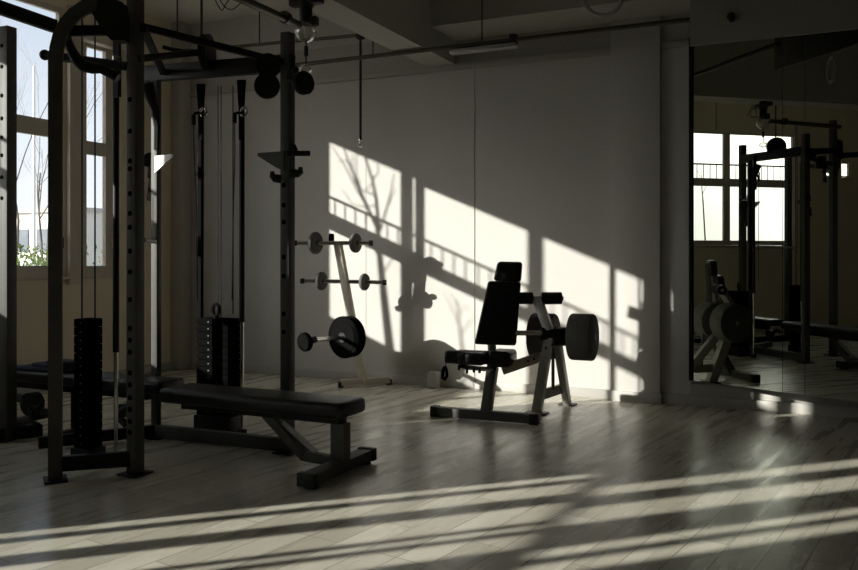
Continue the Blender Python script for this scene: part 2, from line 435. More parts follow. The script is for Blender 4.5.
# two hanging adjuster straps with carabiners
for px, zt, zb, hx, hy in ((201, 84, 318, 193.5, 118), (241.5, 80, 300, 234.5, 116)):
    d = 6.2
    a = MB().bar(at(px - 2, zt, d), at(px - .5, 106, d), .035, .02).bar(at(px + 2.5, zt, d), at(px + 1, 106, d), .025, .02)
    a.bar(at(px, 106, d), at(px, 140, d), .038, .02)
    if px < 220: a.bar(at(px, 140, d), at(px - .5, zb, d), .03, .03)
    s_ = a.build('strap', 'webbing', cs)
    cc = at(px + 2.5, 112, d - .03)
    MB().tube([cc + V((.026 * math.cos(t), 0, .034 * math.sin(t))) for t in [2 * PI * i / 18 for i in range(18)]], .009, n=8, closed=True).build('carabiner', 'chrome', s_, label='chrome carabiner')
    h_ = MB().cyl(at(hx, hy - 3, d - .05), at(hx, hy + 7, d - .05), .017, n=12).tube([at(px, 113, d - .03), at(hx + 2, 113, d - .05), at(hx, hy - 2, d - .05)], .012)
    h_.tube([at(hx, hy + 7, d - .05), at(hx + .5, 150, d - .05), at(hx - 1 if px > 220 else hx + 3, 205, d - .05), at(hx - 2.5 if px > 220 else hx + 4, 300, d - .05)], .004, n=6)
    h_.build('handle_cord', 'black', s_)
# pulleys on the top beam
def pulley(c, axis, r, t, m='black'):
    ax = V(axis).normalized()
    return MB().lathe(V(c) - ax * t / 2, ax, [(r * .3, 0), (r, 0), (r, t * .25), (r * .86, t * .5), (r, t * .75), (r, t), (r * .3, t)], 28).build('pulley', m, cs)
tocam = -fwd
pulley(at(207, 52, 5.9), (1, .38, .0), .125, .05)
pulley(at(267, 86, 5.45), tocam + V((.3, 0, 0)), .083, .04)
pulley(at(268, 66, 5.6), tocam + V((.3, 0, 0)), .083, .04)
pulley(at(303.5, 83, 5.55), (1, -.35, .0), .078, .035)
MB().cyl(at(288, 78, 5.62), at(303, 82, 5.55), .02).ball(at(295, 70, 5.6), .025).build('axle', 'black', cs)
# spotter brackets (triangular plates) and pegs
def tri(pts, t, name='bracket', m='grey'):
    b = MB(); b.prism(pts, t); return b.build(name, m, cs)
zt, zb = zpx(157, 6.1), zpx(172, 6.1)
pa = V((P4.x + .03, P4.y - .028, 0))
tri([(pa.x - .02, pa.y, zpx(156, 6.12)), (pa.x + .15, pa.y, zpx(155, 6.12)), (pa.x + .15, pa.y, zpx(158, 6.12)), (pa.x - .02, pa.y, zpx(173, 6.12))], (0, .012, 0), m='white')
zc = zpx(152, 5.69)
tri([(P3.x, P3.y - .045, zc), (P3.x - .215, P3.y - .045, zc), (P3.x - .22, P3.y - .045, zc - .02), (P3.x - .05, P3.y - .045, zc - .115), (P3.x, P3.y - .045, zc - .13)], (0, .01, 0))
MB().cyl(at(286, 153.5, 5.64), at(310, 153.3, 5.7), .019, n=14, bev=.004).build('storage_peg', 'black', cs)
MB().tube([at(296, 151, 5.66), at(294, 146, 5.66), at(291, 144, 5.66)], .016).build('pin', 'black', cs)
for pts in ([(281, 179, 5.63), (274.5, 178, 5.63), (272.5, 176, 5.63), (272, 171.5, 5.63)], [(293, 173, 5.66), (298, 173.5, 5.66), (300.5, 172, 5.66), (300.5, 167, 5.66)]):
    MB().tube([at(*q) for q in pts], [.03, .028, .022, .014], n=8).build('j_hook', 'black', cs)
MB().cyl(at(150.5, 160, 6.14), at(150.5, 160, 6.26), .055, n=24).cyl(at(144.5, 161, 6.2), at(152, 161, 6.2), .04, n=16).build('clamp_knob', 'black', cs)
MB().tube([at(153, 143, 6.17), at(152, 152, 6.17), at(151, 160, 6.17), at(149, 178, 6.17)], .014).bar(at(152, 172, 6.17), at(149, 201, 6.17), .03, .02).build('release_lever', 'webbing', cs)
MB().cyl(at(144, 240, 5.6), at(155, 241.5, 6.12), .016, n=10).build('pin', 'steel', cs)

# ---------------- squat rack at the left edge
pr = on_floor(8, 441)
sr = thing('squat_rack', 'thick black drilled rack post at the left edge of the photo with a low rail', 'gym rack', (pr.x, pr.y, 0))
zt = zpx(27, 6.05)
sru = MB().obox(V((pr.x, pr.y, zt / 2 + .003)), (.085, .085, zt - .006), None, .006).build('upright', 'grey', sr)
MB().obox(V((pr.x - .25, pr.y - 1.0, zt / 2 + .003)), (.085, .085, zt - .006), None, .006).build('upright', 'grey', sr)
MB().bar((pr.x, pr.y, .055), (-5.2, 4.37, .055), .06, .09, bev=.004).build('base_rail', 'black', sr)
MB().bar((pr.x - .25, pr.y - 1.0, .055), (pr.x, pr.y, .055), .06, .09, bev=.004).build('base_rail', 'black', sr)
for y in (45, 66, 95, 118, 137, 155, 177, 198): MB().cyl((pr.x - .01, pr.y - .0445, zpx(y, 6)), (pr.x - .01, pr.y - .035, zpx(y, 6)), .015, n=12).build('hole', 'hole', sru)

# ---------------- near flat bench
bx0, bx1, by0, by1 = -3.99, -2.575, 4.255, 4.58
fb = thing('flat_bench', 'black padded flat bench in the foreground with a T-shaped steel foot at its right end', 'bench', (-2.66, 4.41, 0))
MB().box(bx0, bx1, by0, by1, .365, .462, .032, 4).build('seat_pad', 'vinyl', fb)
MB().box(bx0 + .1, bx1 - .08, 4.37, 4.47, .315, .37, .004).build('frame_beam', 'black', fb)
MB().box(-2.72, -2.62, 4.375, 4.455, .08, .32, .005).build('leg', 'grey', fb)
foot = MB().box(-2.72, -2.62, 4.04, 4.76, .022, .09, .005).build('foot_bar', 'grey', fb)
for y0, y1, f0, f1 in ((4.025, 4.075, 4.07, 4.11), (4.725, 4.775, 4.69, 4.73)):
    MB().box(-2.73, -2.61, y0, y1, .016, .096, .006).build('foot_cap', 'black', foot)
    MB().box(-2.71, -2.63, f0, f1, .0, .022).build('foot_pad', 'black', foot)
q0, q1, q2 = V((-3.22, 4.42, .33)), V((-2.93, 4.42, .09)), V((-2.68, 4.42, .075))
MB().bar(q0, q1, .06, .07, up=(0, 1, 0), bev=.004).bar(q1 + V((-.02, 0, .0)), q2, .06, .06, up=(0, 1, 0), bev=.004).build('brace', 'grey', fb)
MB().bar(q0 + V((.12, -.0, -.05)), q1 + V((.08, 0, .03)), .03, .02, up=(0, 1, 0)).build('support_strut', 'steel', fb)

# ---------------- rear bench seen through the rack
rb = thing('padded_bench', 'long dark padded bench behind the rack at left, with a folded navy towel on it', 'bench', (-4.95, 4.55, 0))
MB().box(-5.95, -4.10, 4.40, 4.66, .385, .475, .028, 4).build('seat_pad', 'vinyl', rb)
MB().box(-5.9, -4.3, 4.49, 4.57, .325, .388, .004).build('frame_beam', 'black', rb)
for x in (-5.75, -5.02):
    MB().box(x - .03, x + .03, 4.49, 4.57, .06, .33, .004).build('leg', 'black', rb)
    MB().box(x - .03, x + .03, 4.33, 4.73, .0, .06, .004).build('foot_bar', 'black', rb)
a = MB(); c = on_floor(42, 418, .2); c = V((-5.32, 4.36, .24))
a.cyl(c + V((0, -.02, 0)), c + V((0, .06, 0)), .085, n=18).cyl(c + V((.09, -.02, -.07)), c + V((.09, .06, -.07)), .04, n=12).cyl(c + V((-.13, 0, .04)), c + V((-.05, 0, .02)), .03, n=10)
a.tube([c, c + V((.12, -.02, -.02)), c + V((.17, -.03, .04))], .018).tube([c, c + V((.05, -.02, -.12)), c + V((.12, -.03, -.14))], .02)
a.build('adjuster', 'black', rb)
a = MB(); c = V((-4.42, 4.36, .26))
a.cyl(c, c + V((0, .08, 0)), .05, n=14).tube([c, c + V((.09, 0, .05)), c + V((.16, 0, .03))], .022).tube([c + V((-.03, 0, -.04)), c + V((.05, 0, -.09))], .025)
a.build('adjuster', 'black', rb)
# towel
tw = MB()
for (cx, cy, cz, sx, sy, sz, rz) in ((-5.32, 4.53, .49, .46, .22, .03, .06), (-5.24, 4.53, .518, .34, .19, .03, -.05), (-5.17, 4.54, .542, .22, .15, .025, .1)):
    tw.obox(V((cx, cy, cz)), (sx, sy, sz), Matrix.Rotation(rz, 3, 'Z'), .012, 3)
tag(tw.build('towel', 'cloth', loc=(-5.28, 4.53, .475)), 'folded navy towel lying on the padded bench by the left window', 'towel')

# ---------------- seated machine
sm = thing('seated_press_machine', 'seated press machine with tall black backrest and steel A-frame in the sunlight', 'exercise machine', (-2.3, 6.6, 0))
l0, l1 = V((-2.93, 6.34, .045)), V((-2.035, 6.375, .045))
bar_ = MB().bar(l0, l1, .075, .075, bev=.005).build('base_bar', 'grey', sm)
dv = (l1 - l0).normalized()
MB().bar(l0 - dv * .015, l0 + dv * .05, .088, .088, bev=.006).build('end_cap', 'black', bar_)
MB().bar(l1 - dv * .06, l1 + dv * .015, .088, .088, bev=.006).build('end_cap', 'black', bar_)
D = 7.0
MB().bar(on_floor(486, 414, .05), at(493, 366, 7.02), .085, .085, bev=.006).build('seat_post', 'grey', sm)
MB().bar(at(493, 368, 7.02), at(491, 330, 7.05), .06, .05, bev=.004).bar(at(491, 330, 7.06), at(508, 268, 7.10), .06, .04, bev=.004).build('back_post', 'grey', sm)
# seat: long roll to the left and block to the right
sd = V((1, .05, 0)).normalized(); up = V((0, 0, 1))
pl, pr_ = at(450, 357.5, 6.98), at(490, 357.5, 7.0)
MB().cyl(at(444.5, 356.8, 6.98), at(491, 357.6, 6.98), .058, n=24, bev=.025).box(pl.x - .0, pr_.x, pl.y - .02, pl.y + .20, pl.z - .055, pl.z + .052, .03, 4).build('seat_pad', 'vinyl', sm)
pc = at(500.5, 358.5, 6.95)
MB().obox(pc + V((0, .05, 0)), (.19, .26, .135), Matrix.Rotation(.05, 3, 'Z'), .035, 4).build('seat_block', 'vinyl', sm)
k = MB().bar(at(463, 367, 6.98), at(492, 369.5, 6.98), .05, .035, bev=.003).build('seat_bracket', 'steel', sm)
kb = MB()
for px, y0, y1 in ((459, 365, 370), (467, 367, 373.5), (474, 368, 372.5), (479.5, 369, 373)): kb.cyl(at(px, y0, 6.95), at(px, y1, 6.95), .012, n=8)
kb.bar(at(460, 366, 6.95), at(466, 366, 6.95), .04, .03).build('adjustment_pin', 'black', k)
# backrest
def slab(poly, d0, thick, bev, name, lean=0.):
    b = MB(); f_ = [at(x, y, d0 + lean * (345 - y) / 60) for x, y in poly]
    b.prism(f_, V((-.30, .95, 0)) * thick)
    b._bev(b.bm.verts[:], bev, 4)
    return b.build(name, 'vinyl', sm)
slab([(474, 344.5), (516, 346), (521, 282), (488, 281)], 6.86, .085, .022, 'backrest', .08)
slab([(493, 281), (521, 282.5), (522.5, 262), (497.5, 261.5)], 6.95, .09, .028, 'head_pad', .05)
# roller pads
ax0, ax1 = at(510, 298.3, 7.02), at(563, 298.2, 7.02)
MB().cyl(ax0, ax1 + (ax1 - ax0).normalized() * .005, .016, n=12).build('roller_axle', 'steel', sm)
for a_, b_ in ((511, 533), (541, 562)): MB().cyl(at(a_, 298.3, 7.02), at(b_, 298.2, 7.02), .052, n=24, bev=.012).build('roller_pad', 'vinyl', sm)
# lever arm, hub, shaft
MB().bar(at(537, 298, 7.0), at(549, 331, 6.86), .075, .06, up=(0, -1, 0), bev=.005).build('lever_arm', 'steel', sm)
hub0, hub1 = at(538, 332, 7.12), at(569, 336, 7.12)
MB().cyl(at(541, 333.5, 6.88), at(560, 334.5, 6.9), .055, n=20).cyl(at(556, 336, 6.94), at(571, 337, 6.99), .078, n=24).build('hub', 'black', sm)
MB().cyl(at(514, 333, 6.9), at(542, 333, 6.88), .022, n=16).build('shaft', 'chrome', sm)
# A-frame
fa, ba = on_floor(536.5, 413.5), on_floor(567.5, 405)
top = at(550, 336, 6.88)
MB().bar(fa, at(546.5, 352, 6.93), .10, .075, up=(1, 0, 0), bev=.005).bar(at(546, 354, 6.93), top, .085, .07, up=(1, 0, 0), bev=.005).build('front_leg', 'steel', sm)
MB().bar(ba, at(557, 340, 6.97), .085, .06, up=(1, 0, 0), bev=.005).build('rear_leg', 'steel', sm)
MB().bar(at(541, 395, 7.1), at(566, 387, 7.42), .035, .085, bev=.004).build('cross_brace', 'steel', sm)
MB().cyl(at(553, 345, 7.2), at(553, 389, 7.22), .014, n=10).build('tie_rod', 'grey', sm)
MB().obox(V((fa.x, fa.y, .006)), (.19, .13, .012), None, .003).build('foot_plate', 'black', sm)
MB().obox(V((ba.x, ba.y, .006)), (.15, .12, .012), None, .003).build('foot_plate', 'black', sm)
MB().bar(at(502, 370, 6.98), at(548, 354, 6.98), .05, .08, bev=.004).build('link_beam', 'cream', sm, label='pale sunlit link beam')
for px, py in ((528, 361), (534, 359), (552, 345), (546, 348)): MB().cyl(at(px, py, 6.86), at(px, py, 7.05), .010, n=8).build('bolt', 'black', sm)
# drum weights on the machine
axis = V((1, 0, 0))
def drum(px0, px1, py, d, r, label):
    c0, c1 = at(px0, py, d), at(px1, py, d); t = (c1 - c0).length
    x = thing('drum_weight', label, 'weight plate', c0, 'drum weights on the press machine')
    MB().lathe(c0, axis, [(r - .02, 0), (r - .006, .004), (r, .016), (r, t - .016), (r - .006, t - .004), (r - .02, t)], 40).build('drum', 'plate', x)
    MB().lathe(c0 + axis * (t + .0005), axis, [(.018, 0), (.022, .004), (.018, .010)], 20).build('bolt_cap', 'steel', x)
    return x
drum(532.5, 556, 335.5, 7.14, .194, 'charcoal drum weight behind the lever arm, left one on the press machine')
drum(571, 594.5, 336.5, 7.0, .195, 'large charcoal drum weight on the right end of the press machine, nearest the pillar')
# strap handle hanging below the seat roll
hs = at(446, 363, 6.97)
h_ = thing('strap_handle', 'small black strap handle hanging on a cord under the seat of the press machine', 'handle', hs)
MB().cyl(hs, at(445, 367, 6.97), .005, n=6).build('cord', 'cable', h_)
MB().tube([at(444.8, 366, 6.97), at(446.5, 370, 6.97), at(447, 376, 6.97), at(444.5, 379.5, 6.97), at(442.4, 378, 6.97), at(443, 371, 6.97), at(444.6, 366.5, 6.97)], .014, n=8).build('grip', 'rubber', h_)
# grey box at the wall foot
bxp = on_y(434, 374, YB - .09)
tag(MB().box(bxp.x - .06, bxp.x + .06, YB - .16, YB - .04, .0, .17, .03, 4).build('floor_box', 'concrete', loc=(bxp.x, YB - .1, 0)), 'small grey rounded box on the floor against the back wall left of the press machine', 'box')

# ---------------- plate tree
tc_ = on_floor(363, 386.5)
tr = thing('plate_tree', 'leaning pale steel plate tree with pegs standing by the sunlit back wall', 'weight rack', (tc_.x, tc_.y, 0))
td = 8.45
ptop = at(338, 244, 8.35)
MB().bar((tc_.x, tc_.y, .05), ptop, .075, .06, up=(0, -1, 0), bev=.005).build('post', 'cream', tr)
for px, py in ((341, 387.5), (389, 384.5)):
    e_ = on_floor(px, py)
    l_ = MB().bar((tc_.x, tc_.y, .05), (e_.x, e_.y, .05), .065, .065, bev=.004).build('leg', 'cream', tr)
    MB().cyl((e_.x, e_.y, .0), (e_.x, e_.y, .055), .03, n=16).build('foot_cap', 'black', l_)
MB().cyl(at(329, 238, 8.45), at(334, 238, 8.45), .045, n=16, bev=.01).build('end_knob', 'rubber', tr)
MB().box(tc_.x - .05 - .06, tc_.x - .05, tc_.y - .03, tc_.y + .03, .34, .46).build('bracket', 'steel', tr)
def peg(a_, b_, m='chrome', r=.021):
    o = MB().cyl(a_, b_, r, n=14).build('peg', m, tr)
    dr = (b_ - a_).normalized()
    MB().cyl(b_ - dr * .03, b_ + dr * .01, r * 1.35, n=14).build('peg_tip', 'black', o)
    return o
D1 = 8.32
peg(at(338, 243, D1), at(372, 243, D1)); peg(at(338, 243, D1), at(294, 243, D1))
peg(at(344, 281.5, D1 + .1), at(385.5, 282.5, D1 + .1)); peg(at(344, 281.5, D1 + .1), at(301.5, 281, D1 + .1))
peg(at(352, 334, 8.55), at(347.5, 336.5, 8.28), 'steel', .02)
def plate(c, ax, r, t, label, group='small plates on the plate tree', name='weight_plate', m='plate'):
    ax = V(ax).normalized(); x = thing(name, label, 'weight plate', c, group)
    MB().lathe(V(c) - ax * t / 2, ax, [(r * .22, 0), (r * .8, 0), (r * .82, t * .12), (r * .94, t * .12), (r, t * .3), (r, t * .7), (r * .94, t * .88), (r * .82, t * .88), (r * .8, t), (r * .22, t)], 36).build('disc', m, x)
    MB().lathe(V(c) - ax * (t / 2 + .006), ax, [(r * .12, 0), (r * .24, 0), (r * .24, t + .012), (r * .12, t + .012)], 20).build('hub_ring', 'black', x)
    return x
X_ = (1, -.05, 0)
plate(at(315.5, 243, D1), X_, .112, .05, 'round black plate on the top peg of the plate tree, left of its post')
plate(at(355.5, 243, D1), X_, .098, .05, 'round black plate on the top peg of the plate tree, right of its post')
plate(at(321.5, 281, D1 + .1), X_, .092, .045, 'small black plate on the middle peg of the plate tree, left of its post')
plate(at(364.5, 282, D1 + .1), X_, .086, .045, 'small black plate on the middle peg of the plate tree, right of its post')
big = at(344, 337.3, 8.2)
axb = V((-.24, -1, -.02)).normalized()
plate(big, axb, .208, .05, 'largest black plate at the foot of the plate tree, with the chrome bar through it', 'large plates low on the plate tree', m='rubber')
plate(big - axb * .085, axb, .205, .05, 'large black plate tucked behind the largest plate at the foot of the tree', 'large plates low on the plate tree', m='rubber')
bb = thing('short_barbell', 'short chrome bar with a black end disc sticking out from the large plates', 'barbell', big)
e0 = big + axb * .03; e1 = at(313, 340, 7.75); e2 = at(305, 342, 7.68)
MB().cyl(e0, e1, .022, n=18).build('bar', 'chrome', bb)
dd = (e2 - e1).normalized()
MB().lathe(e2 - dd * .03, dd, [(.03, 0), (.078, 0), (.088, .012), (.088, .048), (.078, .06), (.03, .06)], 32).build('end_disc', 'rubber', bb)
MB().lathe(e1 - dd * .03, dd, [(.03, 0), (.032, .02), (.03, .05)], 20).build('collar', 'black', bb)

# ================================================================== CEILING FITTINGS
lp = at(306, 31, 6.2)
gl = thing('globe_lamp', 'clear glass globe lamp on a thick black stem under the ceiling, above the rack post', 'lamp', (lp.x, lp.y, ZC))
MB().lathe(lp, (0, 0, 1), [(.012, -.085), (.045, -.074), (.075, -.042), (.085, 0), (.078, .035), (.06, .062), (.045, .072)], 32).build('glass_globe', 'globe', gl)
MB().cyl((lp.x, lp.y, lp.z + .05), (lp.x, lp.y, ZC - .01), .048, n=20).cyl((lp.x, lp.y, lp.z + .18), (lp.x, lp.y, lp.z + .21), .06, n=20).build('stem', 'black', gl)
MB().box(lp.x - .02, lp.x + .10, lp.y - .03, lp.y + .03, lp.z + .03, lp.z + .10, .01).box(lp.x - .13, lp.x + .14, lp.y - .04, lp.y + .04, lp.z + .19, lp.z + .24, .01).build('bracket', 'black', gl)
MB().cyl((lp.x, lp.y, lp.z - .05), (lp.x, lp.y, lp.z + .06), .012, .02, n=12).build('bulb', 'white', gl)
sp = at(306, 69, 6.2)
g2 = thing('small_pendant', 'small glass pendant bulb hanging below the globe lamp beside the rack post', 'lamp', (sp.x, sp.y, lp.z - .085))
MB().cyl((sp.x, sp.y, sp.z + .04), (sp.x, sp.y, lp.z - .085), .006, n=8).cyl((sp.x, sp.y, at(306, 56, 6.2).z), (sp.x, sp.y, lp.z - .115), .016, n=12).build('cord', 'black', g2)
MB().ball(sp, .045, (1.1, 1.1, .75)).build('glass_bulb', 'globe', g2)
# conduit towards the lamp, along the room
c0, c1 = at(235, -3, 5.2), at(301, 27, 6.1); zz = 3.05
tag(MB().cyl(at(228, -7, 5.2), at(299, 25, 6.12), .028, n=14).cyl(at(284, 17, 5.9), at(287, 18.5, 5.95), .045, n=14).build('conduit', 'brass', loc=at(260, 10, 5.6)), 'brown conduit pipe running diagonally under the ceiling to the globe lamp', 'pipe')
# slim pipe on the upper wall
pw0, pw1 = on_y(214, 48.5, 7.55), on_y(362, 35, 7.55)
o = thing('wall_pipe', 'slim pipe along the upper back wall ending in a black drop rod', 'pipe', pw0)
MB().cyl(pw0, pw1, .018, n=10).build('pipe_run', 'brass', o)
MB().cyl(on_y(247, 26, 7.55), on_y(260, 43.5, 7.55), .007, n=6) if False else None
a = on_y(259.5, 43.5, 7.55); MB().cyl(a, (a.x, a.y, ZC), .007, n=6).build('hanger_wire', 'cable', o)
e_ = on_y(360.5, 35, 7.55)
MB().box(e_.x - .035, e_.x + .035, e_.y - .035, e_.y + .035, e_.z - .045, e_.z + .03, .008).build('junction_box', 'black', o)
e2 = on_y(359, 140, 7.55)
MB().cyl((e_.x, e_.y, e_.z - .04), (e_.x, e_.y, e2.z), .013, n=10).build('drop_rod', 'black', o)
MB().cyl((e_.x, e_.y, e2.z + .02), (e_.x, e_.y, e2.z - .04), .024, n=14).ball((e_.x, e_.y, e2.z - .05), .028).build('rod_tip', 'globe', o)
# long pipe with a light batten
q0, q1 = on_y(288, 63.5, 7.0), on_y(700, 21.5, 7.0); zq = (q0.z + q1.z) / 2
o = thing('pipe_batten', 'long ceiling pipe with a pale batten light hung on thin wires', 'pipe', (q0.x, q0.y, ZC))
MB().cyl((q0.x, 7.0, zq), (q1.x, 7.0, zq), .021, n=12).build('pipe_run', 'brass', o)
f0, f1 = on_y(451, 50, 7.0), on_y(517, 43, 7.0)
MB().box(f0.x, f1.x, 6.955, 7.045, zq - .07, zq - .03, .008).build('batten', 'steel', o, label='pale batten light')
MB().box(f1.x - .06, f1.x, 6.96, 7.04, zq - .05, zq + .045, .006).build('end_box', 'black', o)
for px in (373, 482):
    p = on_y(px, 50, 7.0); MB().cyl((p.x, 7.0, zq), (p.x, 7.0, ZC if px == 373 else ZC), .006, n=6).build('hanger_wire', 'cable', o)
# ring lamp at the top edge
rc = at(603, -2, 6.0)
tag(MB().tube([rc + V((.135 * math.cos(t) * math.cos(YAW), .135 * math.cos(t) * math.sin(YAW), .125 * math.sin(t))) for t in [2 * PI * i / 36 for i in range(36)]], .016, n=10, closed=True)
    .cyl((rc.x, rc.y, rc.z + .12), (rc.x, rc.y, ZC - .003), .006, n=6).build('hanging_hoop', 'steel', loc=rc), 'metal hoop hanging from the ceiling at the top edge, right of centre', 'hoop')
# wire loops and single wires at upper left
lc = at(226, -2, 6.2)
wl = MB()
for dx, rx, rz in ((-.03, .07, .085), (.07, .13, .09)):
    wl.tube([lc + V((dx + rx * math.cos(t), .03 * math.sin(2 * t), rz * math.sin(t))) for t in [2 * PI * i / 28 for i in range(28)]], .0045, n=6, closed=True)
wl.cyl((lc.x, lc.y, lc.z + .08), (lc.x, lc.y, ZC - .003), .005, n=6)
tag(wl.build('wire_coil', 'cable', loc=lc), 'loose coil of thin wire dangling from the ceiling above the pulley wheel', 'wire')
for px, yb, dpt, lab in ((201.5, 40, 5.9, 'thin black wire dropping from the ceiling to the oval pulley wheel'), (177.3, 35, 6.6, 'thin black wire hanging from the ceiling left of the oval pulley wheel')):
    p = at(px, yb, dpt); tag(MB().cyl(p, (p.x, p.y, ZC), .009 if px > 200 else .006, n=6).build('hanging_wire', 'cable', loc=p), lab, 'wire')
# sprinkler head on the fascia beam above the mirror
hy = mk.y - .05
s_ = on_y(731, 17, hy - .06)
tag(MB().cyl((s_.x, hy + .012, s_.z), (s_.x, hy - .07, s_.z), .026, n=14).ball((s_.x, hy - .075, s_.z), .032).build('sprinkler_head', 'black', loc=(s_.x, hy, s_.z)), 'small black sprinkler head on the beam above the mirror', 'sprinkler')

# ================================================================== OUTSIDE
tag(struct('trim_9', MB().box(-60, XL - .4, -45, 60, -1.6, -1.5), 'ground'), 'pale paving outside the windows', 'ground')
del bpy.data.objects['trim_9']['label']; del bpy.data.objects['trim_9']['category']
# outside: added unseen slabs that block the sun around the near window, guard rail across the upper panes
X8 = -8.2; s8 = (XL - X8)
blocker = thing('exterior_sun_blocker', 'added unseen concrete slabs outside that block the sun, left of the near window', 'sun_blocker', (X8, 4.6, -1.5))
MB().box(X8 - .12, X8, 5.70 - s8, 6.00, -1.5, 4.6).build('blocker_side', 'concrete', blocker)
MB().box(X8 - .12, X8, 4.60 - s8, 5.70 - s8, -1.5, 2.08).build('blocker_base', 'concrete', blocker)
MB().box(X8 - .04, X8, 4.60 - s8, 5.70 - s8, 3.455 + .418 * (s8 + .04), 4.6).build('blocker_top', 'concrete', blocker)
X7 = XL - T - .06
zr = 1.984 - .418 * (X7 + 4.85)
rl = thing('guard_rail', 'thin metal guard rail with short upright bars outside across the upper left windows', 'railing', (X7, 3.8, 2.66))
MB().bar((X7, 2.0, zr), (X7, 5.63, zr), .02, .025).build('top_rail', 'black', rl)
MB().bar((X7, 2.0, 2.66), (X7, 5.63, 2.66), .02, .03).build('bottom_rail', 'black', rl)
y = 2.05
while y < 5.63:
    MB().cyl((X7, y, 2.66), (X7, y, zr), .0075, n=6).build('baluster', 'black', rl); y += .128

def tree(name, label, base, height, seed, spread=.5, trunk=.11, depth=4, first=.32):
    rnd = random.Random(seed); mb = MB(); base = V(base)
    def grow(p, d, L, r, k):
        n = 5; pts = [p]; q = p.copy(); dd_ = d.copy()
        for i in range(n):
            dd_ = (dd_ + V((rnd.uniform(-1, 1), rnd.uniform(-1, 1), rnd.uniform(-.3, .6))) * .13).normalized()
            q = q + dd_ * L / n; pts.append(q.copy())
        rs = [r * (1 - .5 * i / n) for i in range(n + 1)]
        mb.tube(pts, rs, n=6 if k < 2 else 4)
        if k >= depth: return
        for j in range(rnd.choice((2, 3, 3))):
            t = rnd.choice((2, 3, 4, 5))
            nd = (dd_ + V((rnd.uniform(-1, 1), rnd.uniform(-1, 1), rnd.uniform(-.1, .7))) * spread * 1.5).normalized()
            grow(pts[t], nd, L * rnd.uniform(.55, .8), rs[t] * .62, k + 1)
    grow(base, V((0, 0, 1)), height * first, trunk, 0)
    return tag(mb.build(name, 'bark', loc=base), label, 'tree', 'bare trees outside')
def sunline(wall_x, s):                                   # ground point whose shadow meets the back wall at wall_x, s metres before it
    return V((wall_x - s, YB - s, -1.5))
def wall_tree(label, s_, runs, r0):
    """a bare tree s_ metres up-sun of the back wall; its boughs follow the branch lines that fall on the lit wall"""
    rnd = random.Random(len(label)); mb = MB(); foot = None
    for pts, ra, rb in runs:
        P = []
        for k, (px, py) in enumerate(pts):
            q = on_y(px, py, YB); t = s_ + rnd.uniform(-.12, .12) * (k > 0)
            P.append(V((q.x - t, q.y - t, q.z + .418 * t)))
        if foot is None:
            foot = V((P[0].x + .1, P[0].y - .1, -1.5)); P = [foot, foot.lerp(P[0], .5) + V((.06, 0, 0))] + P; ra = r0
        n = len(P); mb.tube(P, [.52 * ra + .52 * (rb - ra) * i_ / (n - 1) for i_ in range(n)], n=6)
    return tag(mb.build('bare_tree', 'bark', loc=foot), label, 'tree', 'bare trees outside')
wall_tree('bare forked tree outside the left wall whose branches shade the lit wall', 3.45, [
    ([(389, 345), (384, 300), (380, 262), (377, 225)], .07, .045),
    ([(377, 228), (366, 205), (358, 185), (350, 165), (343, 146)], .036, .012),
    ([(365, 203), (357, 190), (346, 168), (332, 146)], .02, .008), ([(356, 184), (352, 170), (353, 155)], .016, .008),
    ([(378, 226), (376, 200), (372, 180), (366, 160), (362, 148)], .036, .012), ([(375, 195), (361, 190), (356, 172), (357, 152)], .018, .007),
    ([(380, 230), (386, 210), (391, 190), (394, 174)], .022, .008), ([(376, 205), (364, 207), (352, 204), (343, 190)], .014, .006),
    ([(384, 212), (389, 203), (395, 188)], .012, .006), ([(372, 180), (378, 172), (377, 158)], .014, .007), ([(381, 262), (372, 246), (362, 240)], .014, .006),
    ([(382, 275), (392, 258), (397, 250)], .014, .006), ([(350, 165), (345, 160), (338, 162)], .01, .005), ([(366, 190), (371, 184), (376, 185)], .012, .006)], .10)
wall_tree('thin bare sapling outside the left wall, shading the wall behind the press machine', 4.6, [
    ([(462, 348), (459, 325), (457, 300)], .025, .01), ([(459, 325), (450, 305), (443, 292)], .011, .005), ([(458, 315), (466, 306), (472, 312)], .010, .005), ([(460, 335), (470, 322), (474, 318)], .010, .005), ([(458, 308), (452, 295), (447, 290)], .009, .004)], .04)
g0 = at(20, 200, 17); tree('bare_tree', 'bare tree seen through the left window, upright branches against the sky', (g0.x, g0.y, -1.5), 10.5, 21, .42, .07, 5, .42)
g1 = at(44, 200, 20); tree('bare_tree', 'bare tree seen through the left window beside the pale building', (g1.x, g1.y, -1.5), 12, 33, .4, .07, 5, .42)
# building seen through the left window
bc = at(55, 240, 40)
bd = thing('apartment_building', 'pale grey building with dark windows seen far off through the left window', 'building', (bc.x, bc.y, -1.5))
MB().box(bc.x - 6, bc.x + 1.6, bc.y, bc.y + 7, -1.5, 3.4).build('facade', 'stucco', bd)
for iz in range(2):
    for ix in range(5):
        x0 = bc.x - 5.4 + ix * 1.4; z0 = -.4 + iz * 1.9
        MB().box(x0, x0 + .8, bc.y - .05, bc.y + .02, z0, z0 + 1.1).build('window', 'darkglass', bd)
MB().box(bc.x - 6.2, bc.x + 1.8, bc.y - .2, bc.y + 7.2, 3.4, 3.6).build('roof', 'concrete', bd)
